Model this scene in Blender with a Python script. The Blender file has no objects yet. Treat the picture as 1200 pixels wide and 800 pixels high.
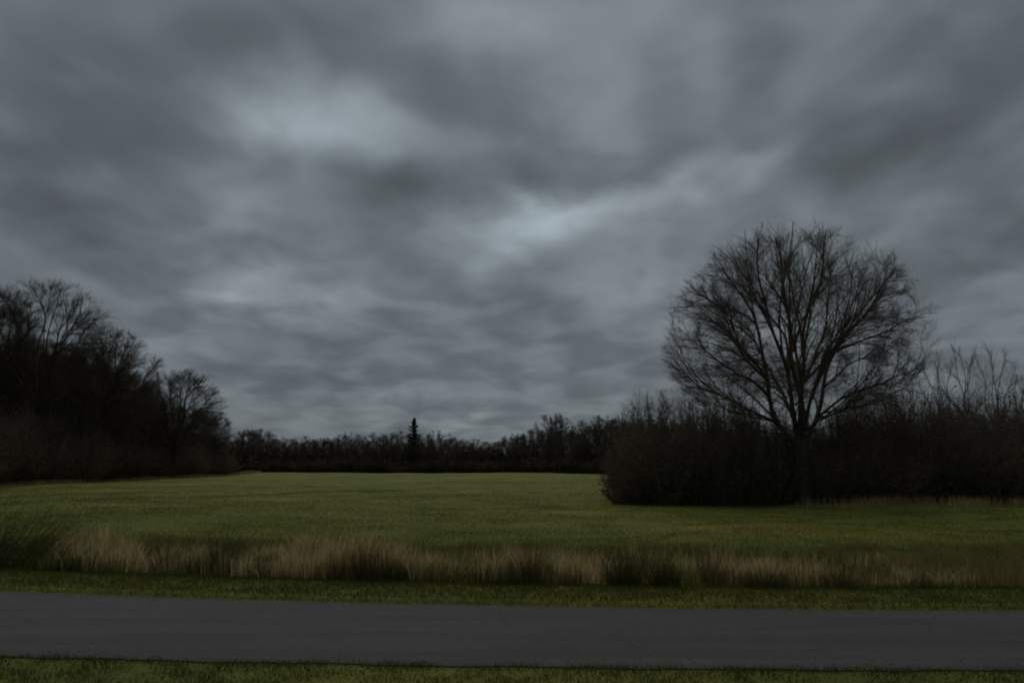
import bpy, math
import numpy as np
from mathutils import Vector

R = math.radians
scene = bpy.context.scene
col = scene.collection

# ------------------------------------------------------------------ camera
CAM_H, FPX, PITCH = 2.6, 867.0, R(9.17)
cd = bpy.data.cameras.new('camera')
cd.sensor_width = 36.0
cd.lens = 36.0 * FPX / 1200.0
cd.clip_start, cd.clip_end = 0.1, 6000.0
cam = bpy.data.objects.new('camera', cd)
cam.location = (0, 0, CAM_H)
cam.rotation_euler = (math.pi / 2 + PITCH, 0, 0)
col.objects.link(cam)
scene.camera = cam


def ray(px, py):
    """direction of a photo pixel (1200 x 800 frame)"""
    x, y = (px - 600.0) / FPX, (400.0 - py) / FPX
    c, s = math.cos(PITCH), math.sin(PITCH)
    return np.array([x, c - y * s, s + y * c])


def gnd(px, py):
    d = ray(px, py)
    t = -CAM_H / d[2]
    return d[0] * t, d[1] * t


def azel(px, py):
    d = ray(px, py)
    d = d / np.linalg.norm(d)
    return math.atan2(d[0], d[1]), math.asin(d[2])


# ------------------------------------------------------------------ sun, exposure
SUN_EL, SUN_AZ = R(56), R(-14)          # the sun stands behind the cloud, ahead of the camera
sd = bpy.data.lights.new('sun', 'SUN')
sd.energy = 1.15
sd.angle = R(70)
sd.color = (1.0, 0.965, 0.92)
sun = bpy.data.objects.new('sun', sd)
sv = Vector((math.sin(SUN_AZ) * math.cos(SUN_EL), math.cos(SUN_AZ) * math.cos(SUN_EL), math.sin(SUN_EL)))
sun.rotation_euler = sv.to_track_quat('Z', 'Y').to_euler()
sun.location = (0, 0, 60)
col.objects.link(sun)
vs = scene.view_settings
vs.view_transform = 'Standard'
vs.look = 'None'
vs.exposure = 0.35
vs.gamma = 1.0
vs.use_curve_mapping = False
scene.cycles.filter_width = 2.1
scene.cycles.max_bounces = 6
scene.cycles.diffuse_bounces = 3


# ------------------------------------------------------------------ node helpers
class NT:
    def __init__(self, tree):
        self.t = tree
        tree.nodes.clear()

    def n(self, kind, **kw):
        o = self.t.nodes.new(kind)
        for k, v in kw.items():
            setattr(o, k, v)
        return o

    def l(self, a, b):
        self.t.links.new(a, b)

    def put(self, sock, v):
        if isinstance(v, bpy.types.NodeSocket):
            self.l(v, sock)
        else:
            sock.default_value = v

    def m(self, op, a, b=0.0, c=0.0, clamp=False):
        o = self.n('ShaderNodeMath', operation=op, use_clamp=clamp)
        self.put(o.inputs[0], a)
        self.put(o.inputs[1], b)
        self.put(o.inputs[2], c)
        return o.outputs[0]

    def ss(self, v, a, b, lo=0.0, hi=1.0):
        o = self.n('ShaderNodeMapRange', interpolation_type='SMOOTHSTEP')
        self.put(o.inputs[0], v)
        for i, k in enumerate((a, b, lo, hi)):
            self.put(o.inputs[i + 1], k)
        return o.outputs[0]

    def mix(self, f, a, b, mode='MIX'):
        o = self.n('ShaderNodeMix', data_type='RGBA', blend_type=mode)
        self.put(o.inputs[0], f)
        self.put(o.inputs[6], a if isinstance(a, bpy.types.NodeSocket) else (*a, 1))
        self.put(o.inputs[7], b if isinstance(b, bpy.types.NodeSocket) else (*b, 1))
        return o.outputs[2]

    def noise(self, vec, scale, detail=3.0, rough=0.5, dist=0.0):
        o = self.n('ShaderNodeTexNoise')
        self.l(vec, o.inputs['Vector'])
        o.inputs['Scale'].default_value = scale
        o.inputs['Detail'].default_value = detail
        o.inputs['Roughness'].default_value = rough
        o.inputs['Distortion'].default_value = dist
        return o.outputs['Fac']

    def vscale(self, vec, s, off=(0, 0, 0)):
        o = self.n('ShaderNodeMapping')
        self.l(vec, o.inputs['Vector'])
        o.inputs['Scale'].default_value = s
        o.inputs['Location'].default_value = off
        return o.outputs[0]

    def ramp(self, f, stops):
        o = self.n('ShaderNodeValToRGB')
        self.l(f, o.inputs[0])
        e = o.color_ramp.elements
        while len(e) < len(stops):
            e.new(0.5)
        for i, (p, c) in enumerate(stops):
            e[i].position = p
            e[i].color = (*c, 1)
        return o.outputs[0]


# ------------------------------------------------------------------ world: overcast sky
world = bpy.data.worlds.new('World')
scene.world = world
world.use_nodes = True
w = NT(world.node_tree)
tc = w.n('ShaderNodeTexCoord')
nrm = w.n('ShaderNodeVectorMath', operation='NORMALIZE')
w.l(tc.outputs['Generated'], nrm.inputs[0])
sep = w.n('ShaderNodeSeparateXYZ')
w.l(nrm.outputs[0], sep.inputs[0])
dx, dy, dz = sep.outputs
zc = w.m('ADD', w.m('MAXIMUM', dz, 0.0), 0.20)
pl = w.n('ShaderNodeCombineXYZ')                  # point on the flat cloud deck in this direction
w.l(w.m('DIVIDE', dx, zc), pl.inputs[0])
w.l(w.m('DIVIDE', dy, zc), pl.inputs[1])
plane = pl.outputs[0]
# angular coordinates for the individual cloud breaks
az = w.m('ARCTAN2', dx, dy)
el = w.m('ARCSINE', dz)
wv = w.n('ShaderNodeTexNoise')
w.l(w.vscale(plane, (1.6, 1.3, 1)), wv.inputs['Vector'])
wv.inputs['Scale'].default_value = 2.2
wv.inputs['Detail'].default_value = 4
wv.inputs['Roughness'].default_value = 0.55
wsep = w.n('ShaderNodeSeparateColor')
w.l(wv.outputs['Color'], wsep.inputs[0])
wa = w.m('MULTIPLY_ADD', w.m('SUBTRACT', wsep.outputs[0], 0.5), 0.14, az)
we = w.m('MULTIPLY_ADD', w.m('SUBTRACT', wsep.outputs[1], 0.5), 0.09, el)
ae = w.n('ShaderNodeCombineXYZ')
w.l(wa, ae.inputs[0])
w.l(we, ae.inputs[1])

n_big = w.noise(w.vscale(plane, (1.9, 1.45, 1), (3.1, 1.7, 0.4)), 1.0, 4.0, 0.45, 0.3)
n_med = w.noise(w.vscale(plane, (4.6, 3.9, 1), (7.3, 2.2, 1.4)), 1.0, 2.5, 0.40, 0.35)
n_fin = w.noise(w.vscale(plane, (10.5, 9.0, 1), (1.3, 9.2, 3.4)), 1.0, 4.0, 0.5, 0.4)
val = w.m('MULTIPLY_ADD', w.m('SUBTRACT', n_big, 0.5), 0.75, 0.0)
val = w.m('MULTIPLY_ADD', w.m('SUBTRACT', n_med, 0.5), 0.75, val)
val = w.m('ADD', val, w.ss(n_med, 0.35, 0.65, -0.10, 0.10))                # cloud lumps with firmer edges
val = w.m('MULTIPLY_ADD', w.m('SUBTRACT', n_fin, 0.5), 0.22, val)
CLOUDS = [  # px, py, half width, half height, tilt, strength: breaks (+) and dark banks (-)
    (385, 138, 160, 62, -4, 0.55), (645, 262, 165, 46, 6, 0.78), (640, 250, 90, 24, 4, 0.2), (330, 160, 90, 50, -10, 0.25),
    (843, 78, 70, 48, 25, 0.5), (792, 214, 85, 36, 18, 0.6), (296, 345, 115, 36, -4, 0.85),
    (890, 202, 46, 26, 20, 0.35), (1040, 212, 80, 30, 10, 0.28), (575, 22, 130, 50, 0, 0.36),
    (175, 12, 60, 40, 0, 0.22), (530, 300, 90, 34, 0, 0.22), (640, 120, 60, 60, 0, 0.12),
    (760, 330, 120, 40, 8, 0.22), (480, 345, 80, 30, 0, 0.16), (520, 482, 170, 16, -2, 0.25),
    (240, 250, 90, 36, 15, 0.20), (1010, 250, 120, 36, 10, 0.18), (735, 140, 90, 50, 20, 0.16),
    (290, 45, 160, 75, 8, -0.44), (70, 140, 160, 110, 0, -0.46), (560, 195, 150, 40, 8, -0.22),
    (690, 205, 95, 30, 5, -0.4), (1085, 155, 150, 66, 12, -0.66), (440, 215, 150, 42, -6, -0.38),
    (100, 265, 140, 44, 0, -0.4), (1160, 275, 110, 60, 0, -0.30), (520, 110, 60, 60, 0, -0.16),
    (1180, 60, 130, 90, 0, -0.42), (890, 60, 60, 50, 20, -0.16), (170, 330, 130, 40, 0, -0.22),
    (430, 395, 160, 30, 0, -0.14), (980, 120, 90, 40, 15, -0.12), (640, 320, 90, 26, 0, -0.14),
]
for (px, py, rx, ry, rot, amp) in CLOUDS:
    a0, e0 = azel(px, py)
    mp = w.n('ShaderNodeMapping', vector_type='TEXTURE')
    w.l(ae.outputs[0], mp.inputs['Vector'])
    mp.inputs['Location'].default_value = (a0, e0, 0)
    mp.inputs['Rotation'].default_value = (0, 0, R(rot))
    mp.inputs['Scale'].default_value = (1.25 * rx / FPX, 1.25 * ry / FPX, 1)
    g = w.n('ShaderNodeTexGradient', gradient_type='SPHERICAL')
    w.l(mp.outputs[0], g.inputs[0])
    sm = w.ss(g.outputs[1], 0.0, 1.0)
    val = w.m('MULTIPLY_ADD', sm, amp, val)
lum = w.m('POWER', 2.0, w.m('MULTIPLY', val, 1.25))              # brightness of the cloud base
lum = w.m('MULTIPLY', lum, w.m('MULTIPLY_ADD', w.m('MAXIMUM', dz, 0.0), 0.35, 0.92))
tint = w.mix(w.ss(val, -0.5, 0.7), (0.845, 0.985, 1.11), (0.905, 1.01, 1.075))
tint = w.mix(w.ss(w.noise(w.vscale(plane, (0.9, 0.9, 1), (5, 5, 5)), 1.0, 2), 0.4, 0.65), tint, (0.855, 1.0, 1.095))
cl = w.n('ShaderNodeVectorMath', operation='SCALE')
w.l(tint, cl.inputs[0])
w.l(w.m('MULTIPLY', lum, 1.0), cl.inputs['Scale'])
sky = w.n('ShaderNodeTexSky', sky_type='NISHITA')
sky.sun_disc = False
sky.sun_elevation = SUN_EL
sky.sun_rotation = SUN_AZ
sky.dust_density = 0.6
skyd = w.n('ShaderNodeVectorMath', operation='SCALE')
w.l(sky.outputs[0], skyd.inputs[0])
skyd.inputs['Scale'].default_value = 0.35
both = w.mix(w.ss(val, -0.2, 1.2, 0.99, 0.94), skyd.outputs[0], cl.outputs[0])
bg = w.n('ShaderNodeBackground')
w.l(both, bg.inputs[0])
bg.inputs[1].default_value = 0.129
wo = w.n('ShaderNodeOutputWorld')
w.l(bg.outputs[0], wo.inputs[0])


# ------------------------------------------------------------------ materials
def material(name, build, rough=0.9, spec=0.2, trans=0.0):
    mt = bpy.data.materials.new(name)
    mt.use_nodes = True
    t = NT(mt.node_tree)
    b = t.n('ShaderNodeBsdfPrincipled')
    b.inputs['Roughness'].default_value = rough
    b.inputs['Specular IOR Level'].default_value = spec
    c, bump = build(t, b)
    t.put(b.inputs['Base Color'], c)
    if bump is not None:
        h, strength, dist = bump
        bn = t.n('ShaderNodeBump')
        bn.inputs['Strength'].default_value = strength
        bn.inputs['Distance'].default_value = dist
        t.l(h, bn.inputs['Height'])
        t.l(bn.outputs[0], b.inputs['Normal'])
    out = t.n('ShaderNodeOutputMaterial')
    if trans:
        tr = t.n('ShaderNodeBsdfTranslucent')
        t.put(tr.inputs[0], c)
        mx = t.n('ShaderNodeMixShader')
        mx.inputs[0].default_value = trans
        t.l(b.outputs[0], mx.inputs[1])
        t.l(tr.outputs[0], mx.inputs[2])
        t.l(mx.outputs[0], out.inputs[0])
    else:
        t.l(b.outputs[0], out.inputs[0])
    return mt


def pos(t):
    return t.n('ShaderNodeNewGeometry').outputs['Position']


def bark(c1, c2, moss=0.0):
    def f(t, b):
        tc = t.n('ShaderNodeTexCoord').outputs['Object']
        f1 = t.noise(t.vscale(tc, (9, 9, 2.2)), 1.0, 4, 0.6)
        c = t.mix(t.ss(f1, 0.3, 0.7), c1, c2)
        if moss:
            f2 = t.noise(tc, 0.9, 3, 0.6)
            c = t.mix(t.ss(f2, 0.5, 0.75, 0, moss), c, (0.035, 0.042, 0.018))
        return c, (f1, 0.6, 0.03)
    return f


def tinted(stops, scale=0.9, var=0.45):
    """colour from the per-piece 'tint' attribute, varied by place"""
    def f(t, b):
        at = t.n('ShaderNodeAttribute', attribute_name='tint').outputs['Fac']
        oi = t.n('ShaderNodeObjectInfo').outputs['Random']
        n = t.noise(pos(t), scale, 3, 0.55)
        f1 = t.m('ADD', t.m('MULTIPLY_ADD', t.m('SUBTRACT', n, 0.5), var * 2, at), t.m('MULTIPLY_ADD', oi, 0.3, -0.15), clamp=True)
        return t.ramp(f1, stops), None
    return f


def field_colour(t):
    p = pos(t)
    stretch = t.vscale(p, (0.35, 1.0, 1.0))
    a = t.noise(stretch, 0.10, 4, 0.55)
    b_ = t.noise(p, 0.33, 4, 0.6)
    c_ = t.noise(t.vscale(p, (0.6, 1.6, 1)), 2.2, 3, 0.6)
    s = t.n('ShaderNodeSeparateXYZ')
    t.l(p, s.inputs[0])
    far = t.ss(s.outputs[1], 24.0, 75.0)                       # mown, yellower sward up the field
    c = t.mix(far, (0.086, 0.100, 0.017), (0.103, 0.112, 0.020))
    c = t.mix(t.ss(a, 0.44, 0.60, 0, 0.85), c, (0.142, 0.126, 0.028))
    c = t.mix(t.ss(b_, 0.46, 0.66, 0, 0.8), c, (0.050, 0.063, 0.011))
    c = t.mix(t.ss(c_, 0.56, 0.75, 0, 0.25), c, (0.130, 0.115, 0.042))
    d_ = t.noise(t.vscale(p, (0.022, 0.055, 1)), 1.0, 3, 0.5, 0.6)
    c = t.mix(t.ss(d_, 0.42, 0.62, 0, 0.6), c, (0.068, 0.084, 0.015))
    return c, p


def field_mat(t, b):
    c, p = field_colour(t)
    h = t.noise(t.vscale(p, (1, 0.8, 1)), 7.0, 5, 0.7)
    return c, (h, 1.0, 0.10)


def field_blade(t, b):
    c, p = field_colour(t)
    at = t.n('ShaderNodeAttribute', attribute_name='tint').outputs['Fac']
    c = t.mix(t.ss(at, 0.85, 0.99, 0, 0.5), c, (0.16, 0.140, 0.055))
    c = t.mix(t.ss(at, 0.0, 0.5, 0.25, 0.0), c, (0.045, 0.060, 0.014))
    c = t.mix(1.0, c, (1.35, 1.3, 1.2), 'MULTIPLY')
    return c, None


def road_mat(t, b):
    p = pos(t)
    fine = t.noise(p, 90.0, 3, 0.7)
    grit = t.noise(p, 26.0, 4, 0.65)
    strk = t.noise(t.vscale(p, (0.10, 2.4, 1)), 1.0, 5, 0.6)
    blot = t.noise(t.vscale(p, (0.35, 0.8, 1)), 0.9, 4, 0.55, 0.4)
    c = t.mix(t.ss(strk, 0.36, 0.66), (0.027, 0.027, 0.028), (0.040, 0.0395, 0.0405))
    c = t.mix(t.ss(blot, 0.45, 0.62, 0, 0.6), c, (0.026, 0.026, 0.027))
    c = t.mix(t.ss(grit, 0.40, 0.72, 0, 0.35), c, (0.080, 0.078, 0.075))
    c = t.mix(t.ss(fine, 0.5, 0.7, 0, 0.5), c, (0.024, 0.024, 0.024))
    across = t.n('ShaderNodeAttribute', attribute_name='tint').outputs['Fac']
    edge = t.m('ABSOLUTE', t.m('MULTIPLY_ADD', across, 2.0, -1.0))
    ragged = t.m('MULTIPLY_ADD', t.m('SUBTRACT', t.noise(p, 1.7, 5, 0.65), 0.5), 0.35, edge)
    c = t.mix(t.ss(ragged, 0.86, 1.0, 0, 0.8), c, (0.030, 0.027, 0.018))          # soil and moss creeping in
    vo = t.n('ShaderNodeTexVoronoi', feature='DISTANCE_TO_EDGE')
    t.l(t.vscale(p, (0.5, 0.9, 1)), vo.inputs['Vector'])
    vo.inputs['Scale'].default_value = 0.9
    crack = t.m('MULTIPLY', t.ss(vo.outputs['Distance'], 0.0, 0.012, 1.0, 0.0), t.ss(t.noise(p, 0.5, 2), 0.5, 0.62))
    c = t.mix(t.m('MULTIPLY', crack, 0.6), c, (0.014, 0.014, 0.014))
    return c, (t.m('ADD', fine, grit), 0.6, 0.006)


M = {}
M['field'] = material('field_turf', field_mat, 0.95, 0.08)
M['blade'] = material('turf_blade', field_blade, 0.85, 0.12, 0.25)
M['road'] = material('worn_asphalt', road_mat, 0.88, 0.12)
M['bark'] = material('dark_bark', bark((0.040, 0.035, 0.028), (0.075, 0.064, 0.050), 0.4), 0.95, 0.08)
M['twig'] = material('twig_bark', bark((0.075, 0.063, 0.049), (0.125, 0.104, 0.080)), 0.95, 0.08)
M['fartwig'] = material('far_twig_bark', bark((0.040, 0.034, 0.025), (0.072, 0.060, 0.042)), 0.95, 0.05)
M['scrub'] = material('scrub_leaf', tinted([(0, (0.040, 0.036, 0.019)), (0.5, (0.070, 0.060, 0.030)), (0.8, (0.100, 0.080, 0.040)), (1, (0.095, 0.088, 0.034))], 0.35), 0.9, 0.08)
M['yellow'] = material('yellowing_leaf', tinted([(0, (0.035, 0.036, 0.010)), (0.6, (0.07, 0.065, 0.014)), (1, (0.10, 0.088, 0.020))], 0.6), 0.9, 0.08)
M['conifer'] = material('conifer_needle', tinted([(0, (0.014, 0.020, 0.011)), (1, (0.030, 0.038, 0.020))], 0.6), 0.9, 0.08)
M['straw'] = material('dry_straw', tinted([(0, (0.090, 0.081, 0.027)), (0.3, (0.235, 0.178, 0.080)), (0.6, (0.40, 0.312, 0.155)), (0.85, (0.52, 0.42, 0.23)), (1, (0.25, 0.20, 0.070))], 0.8, 0.35), 0.9, 0.1, 0.42)
M['roughgreen'] = material('rough_green_grass', tinted([(0, (0.054, 0.060, 0.013)), (0.5, (0.098, 0.096, 0.022)), (0.85, (0.14, 0.125, 0.042)), (1, (0.22, 0.17, 0.080))], 0.7, 0.4), 0.9, 0.1, 0.25)
M['verge'] = material('verge_grass', tinted([(0, (0.029, 0.040, 0.008)), (0.5, (0.052, 0.064, 0.012)), (0.85, (0.078, 0.082, 0.017)), (1, (0.125, 0.105, 0.034))], 0.55, 0.45), 0.85, 0.12, 0.25)
M['rush'] = material('dark_rush', tinted([(0, (0.040, 0.050, 0.016)), (0.6, (0.075, 0.085, 0.028)), (0.9, (0.12, 0.11, 0.045)), (1, (0.2, 0.145, 0.075))], 1.5, 0.25), 0.85, 0.12, 0.25)
M['rushbrown'] = material('brown_rush', tinted([(0, (0.085, 0.066, 0.032)), (0.6, (0.16, 0.113, 0.058)), (1, (0.26, 0.185, 0.10))], 1.5, 0.25), 0.9, 0.1, 0.25)
M['broom'] = material('broom_stem', tinted([(0, (0.028, 0.038, 0.012)), (0.6, (0.055, 0.068, 0.021)), (1, (0.10, 0.105, 0.036))], 1.5, 0.25), 0.85, 0.1, 0.2)

# ------------------------------------------------------------------ mesh helpers
rng = np.random.default_rng(11)


def unit(v):
    return v / np.maximum(np.linalg.norm(v, axis=-1, keepdims=True), 1e-9)


class MB:
    """collects vertices and faces (numpy) and links them as one mesh object"""
    def __init__(self):
        self.v, self.f, self.tint, self.nv = [], {}, [], 0

    def add(self, v, f, tint=None):
        v = v.reshape(-1, 3)
        self.v.append(v)
        self.f.setdefault(f.shape[-1], []).append(f.reshape(-1, f.shape[-1]) + self.nv)
        self.tint.append(np.full(len(v), 0.5) if tint is None else tint.reshape(-1))
        self.nv += len(v)

    def tubes(self, P, Rr, k):
        """P (B,n,3) centre lines, Rr (B,n) radii, k sides"""
        B, n, _ = P.shape
        if B == 0:
            return
        T = np.empty_like(P)
        T[:, 1:-1] = P[:, 2:] - P[:, :-2]
        T[:, 0] = P[:, 1] - P[:, 0]
        T[:, -1] = P[:, -1] - P[:, -2]
        T = unit(T)
        mean = unit(P[:, -1] - P[:, 0])
        ref = np.zeros((B, 3))
        ref[np.arange(B), np.argmin(np.abs(mean), axis=1)] = 1
        U = unit(np.cross(T, ref[:, None, :]))
        V = np.cross(T, U)
        a = np.arange(k) * 2 * np.pi / k
        ring = U[:, :, None, :] * np.cos(a)[None, None, :, None] + V[:, :, None, :] * np.sin(a)[None, None, :, None]
        verts = P[:, :, None, :] + ring * Rr[:, :, None, None]
        idx = np.arange(B * n * k).reshape(B, n, k)
        q = np.stack([idx[:, :-1], np.roll(idx, -1, 2)[:, :-1], np.roll(idx, -1, 2)[:, 1:], idx[:, 1:]], -1)
        self.add(verts, q.reshape(-1, 4))

    def mesh(self, name, mat, smooth=True):
        me = bpy.data.meshes.new(name)
        v = np.concatenate(self.v).astype(np.float32)
        me.vertices.add(len(v))
        me.vertices.foreach_set('co', v.ravel())
        loops, starts, off = [], [], 0
        for k in sorted(self.f):
            f = np.concatenate(self.f[k])
            loops.append(f.ravel())
            starts.append(off + np.arange(len(f)) * k)
            off += f.size
        loops, starts = np.concatenate(loops), np.concatenate(starts)
        me.loops.add(len(loops))
        me.loops.foreach_set('vertex_index', loops.astype(np.int32))
        me.polygons.add(len(starts))
        me.polygons.foreach_set('loop_start', starts.astype(np.int32))
        if smooth:
            me.polygons.foreach_set('use_smooth', np.ones(len(starts), bool))
        at = me.attributes.new('tint', 'FLOAT', 'POINT')
        at.data.foreach_set('value', np.concatenate(self.tint).astype(np.float32))
        me.update(calc_edges=True)
        me.materials.append(mat)
        return me


def link(name, me, parent=None):
    o = bpy.data.objects.new(name, me)
    col.objects.link(o)
    if parent is not None:
        o.parent = parent
    return o


def tag(o, label=None, cat=None, group=None, kind=None):
    for k, v in (('label', label), ('category', cat), ('group', group), ('kind', kind)):
        if v:
            o[k] = v
    return o


# ------------------------------------------------------------------ ground and road
fe_px = [(0, 694), (100, 697), (200, 699.5), (300, 702), (400, 705), (530, 710), (650, 712.5), (800, 714), (1000, 714.7), (1200, 715)]
ne_px = [(0, 770), (200, 774), (400, 778), (600, 782), (800, 785), (1000, 786), (1200, 786)]
vg_px = [(0, 667), (200, 674), (400, 682), (600, 687), (800, 690), (1200, 692)]
_fit = lambda pts: np.polyfit(*np.array([gnd(*p) for p in pts]).T, 2)
FE, NE, VG = _fit(fe_px), _fit(ne_px), _fit(vg_px)


def curve(c, x):
    """the fitted edge, going on straight outside what the photograph shows"""
    x = np.asarray(x, float)
    lo, hi = -11.0, 11.0
    xc = np.clip(x, lo, hi)
    return np.polyval(c, xc) + np.polyval(np.polyder(c), xc) * (x - xc)


def sstep(v, a, b):
    t = np.clip((v - a) / (b - a), 0, 1)
    return t * t * (3 - 2 * t)


def height(x, y):
    x, y = np.asarray(x, float), np.asarray(y, float)
    s = y - curve(FE, x)
    z = 0.07 * sstep(s, 0.02, 0.22)
    n = y - curve(NE, x)
    z = z + 0.02 * sstep(-n, 0.02, 0.30)
    u = 0.16 * np.sin(x * 0.11 + 0.6) * np.sin(y * 0.083 + 1.1) + 0.07 * np.sin(x * 0.27 + y * 0.19) + 0.05 * np.sin(x * 0.43 - y * 0.31)
    z = z + u * sstep(s, 3.0, 14.0)
    z = z - 0.14 * np.exp(-((s - 3.6) / 1.3) ** 2)               # shallow ditch under the rough grass
    z = z + 0.35 * np.exp(-((y - 118) / 34) ** 2) * np.exp(-((x + 12) / 55) ** 2)   # low swell before the far wood
    return z


def spread(lo, fine_lo, fine_hi, hi, step, grow=1.25):
    mid = list(np.arange(fine_lo, fine_hi, step))
    up, v, d = [], fine_hi, step
    while v < hi:
        up.append(v)
        d *= grow
        v += d
    dn, v, d = [], fine_lo, step
    while v > lo:
        d *= grow
        v -= d
        dn.append(v)
    return np.array(dn[::-1] + mid + up + [hi])


gx = spread(-2500, -34, 40, 2500, 0.8)
gs = np.concatenate([spread(-900, -5.2, -3.4, -3.4, 0.1)[:-1], np.arange(-3.4, -0.1, 0.4), np.arange(0.0, 0.4, 0.05),
                     spread(0.4, 0.4, 45, 3000, 0.45, 1.12)])
gs = np.unique(np.round(gs, 4))
X, S = np.meshgrid(gx, gs)
Y = curve(FE, X) + S
G = np.stack([X, Y, height(X, Y)], -1)
mb = MB()
ii = np.arange(X.size).reshape(X.shape)
mb.add(G, np.stack([ii[:-1, :-1], ii[:-1, 1:], ii[1:, 1:], ii[1:, :-1]], -1).reshape(-1, 4))
tag(link('ground', mb.mesh('ground', M['field'])), 'broad green meadow running back to the woods', 'meadow', kind='structure')

rx = spread(-320, -16, 16, 320, 0.25, 1.3)
tt = np.linspace(0, 1, 13)
XX, TT = np.meshgrid(rx, tt)
wig = lambda x, k: 0.025 * np.sin(x * 2.3 + k) + 0.018 * np.sin(x * 5.7 + 2 * k) + 0.010 * np.sin(x * 13.1 + k)
Yn, Yf = curve(NE, XX) + wig(XX, 1.0), curve(FE, XX) + wig(XX, 4.0)
YY = Yn + (Yf - Yn) * TT
mb = MB()
ii = np.arange(XX.size).reshape(XX.shape)
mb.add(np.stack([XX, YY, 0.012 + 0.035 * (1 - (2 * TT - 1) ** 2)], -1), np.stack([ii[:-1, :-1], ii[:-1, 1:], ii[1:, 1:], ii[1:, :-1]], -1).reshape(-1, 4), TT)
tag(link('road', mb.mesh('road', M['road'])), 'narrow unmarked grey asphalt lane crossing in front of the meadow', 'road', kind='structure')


# ------------------------------------------------------------------ grass
def blades(mb, x, y, h, wd, lean=0.35, seg=2, tint=None, drift=(0.0, 0.0), z=None):
    n = len(x)
    z = height(x, y) - 0.01 if z is None else z
    base = np.stack([x, y, z], -1)
    a = rng.uniform(0, 2 * np.pi, n)
    side = np.stack([np.cos(a), np.sin(a), np.zeros(n)], -1) * (wd / 2)[:, None]
    b = rng.uniform(0, 2 * np.pi, n)
    ln = np.abs(rng.normal(0, lean, n))
    out = np.stack([np.cos(b) * ln + drift[0], np.sin(b) * ln + drift[1], np.zeros(n)], -1) * h[:, None]
    up = np.zeros((n, 3))
    up[:, 2] = h
    tint = rng.uniform(0, 1, n) if tint is None else tint
    if seg == 1:
        v = np.stack([base - side, base + side, base + up * 0.93 + out], 1)
        mb.add(v, np.arange(n * 3).reshape(n, 3), np.repeat(tint, 3))
    else:
        m1 = base + up * 0.55 + out * 0.32
        tip = base + up * 0.92 + out
        v = np.stack([base - side, base + side, m1 + side * 0.75, m1 - side * 0.75, tip], 1)
        i = np.arange(n)[:, None] * 5
        mb.add(v, i + np.array([[0, 1, 2, 3]]), np.repeat(tint, 5))
        k = mb.f.setdefault(3, [])
        k.append(i + np.array([[3, 2, 4]]) + mb.nv - n * 5)


def vnoise(x, y, s, seed):
    """cheap smooth noise in 0..1 for planting density"""
    r = np.random.default_rng(seed)
    g = r.uniform(0, 1, (64, 64))
    u, v = np.asarray(x) / s + 500.3, np.asarray(y) / s + 300.7
    i, j = np.floor(u).astype(int), np.floor(v).astype(int)
    fu, fv = u - i, v - j
    fu, fv = fu * fu * (3 - 2 * fu), fv * fv * (3 - 2 * fv)
    q = lambda a, b: g[a % 64, b % 64]
    return (q(i, j) * (1 - fu) + q(i + 1, j) * fu) * (1 - fv) + (q(i, j + 1) * (1 - fu) + q(i + 1, j + 1) * fu) * fv


def scatter(n, x0, x1, s0, s1, ref):
    x = rng.uniform(x0, x1, n)
    return x, curve(ref, x) + rng.uniform(s0, s1, n)


# verge beyond the road
n = 76000
x = rng.uniform(-15, 15, n)
f = rng.uniform(0, 1, n)
y = curve(FE, x) + 0.015 + f * (curve(VG, x) - curve(FE, x) + 0.35)
cl = vnoise(x, y, 0.5, 3)
mb = MB()
blades(mb, x, y, rng.uniform(0.05, 0.11, n) * (0.6 + 0.9 * cl), rng.uniform(0.005, 0.011, n), 0.55, 2, np.clip(rng.normal(0.45, 0.2, n) + (cl - 0.5) * 0.4, 0, 1))
tag(link('verge_grass', mb.mesh('verge_grass', M['verge'], False)), 'short green grass verge along the far edge of the road', 'grass', kind='stuff')
# verge on the near side
n = 52000
x, y = scatter(n, -10, 10, -1.8, 0.03, NE)
x2, y2 = scatter(2500, -10, 10, -0.1, 0.10, NE)
x, y = np.concatenate([x, x2]), np.concatenate([y, y2])
n = len(x)
cl = vnoise(x, y, 0.35, 5)
mb = MB()
blades(mb, x, y, rng.uniform(0.03, 0.085, n) * (0.4 + 1.2 * cl), rng.uniform(0.004, 0.009, n), 0.6, 2, np.clip(rng.normal(0.06, 0.24, n) + (cl - 0.5) * 0.6, 0, 1))  # darker tints than the far verge: lens edge darkening put into the blade colour
tag(link('roadside_grass', mb.mesh('roadside_grass', M['verge'], False)), 'short green grass along the near edge of the road', 'grass', kind='stuff')

# leaves and crumbs lying along both edges of the road
n = 2600
x = rng.uniform(-14, 14, n)
far_side = rng.uniform(0, 1, n) < 0.5
off = np.abs(rng.normal(0, 0.28, n))
y = np.where(far_side, curve(FE, x) - off, curve(NE, x) + off)
tq = (y - curve(NE, x)) / (curve(FE, x) - curve(NE, x))
c = np.stack([x, y, 0.018 + 0.035 * (1 - (2 * np.clip(tq, 0, 1) - 1) ** 2)], -1)
a = rng.uniform(0, 6.28, n)
sz = rng.uniform(0.008, 0.026, n)[:, None]
u = np.stack([np.cos(a), np.sin(a), rng.normal(0, 0.15, n)], -1) * sz
v = np.stack([-np.sin(a), np.cos(a), rng.normal(0, 0.25, n)], -1) * sz * 0.6
c[:, 2] += np.abs(u[:, 2]) + np.abs(v[:, 2])
mb = MB()
mb.add(np.stack([c - u, c + v, c + u, c - v], 1), np.arange(n * 4).reshape(-1, 4), np.repeat(rng.uniform(0, 0.7, n), 4))
tag(link('leaf_litter', mb.mesh('leaf_litter', M['rushbrown'], False)), 'small brown leaf litter along the road edges', 'leaves', kind='stuff')

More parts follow.
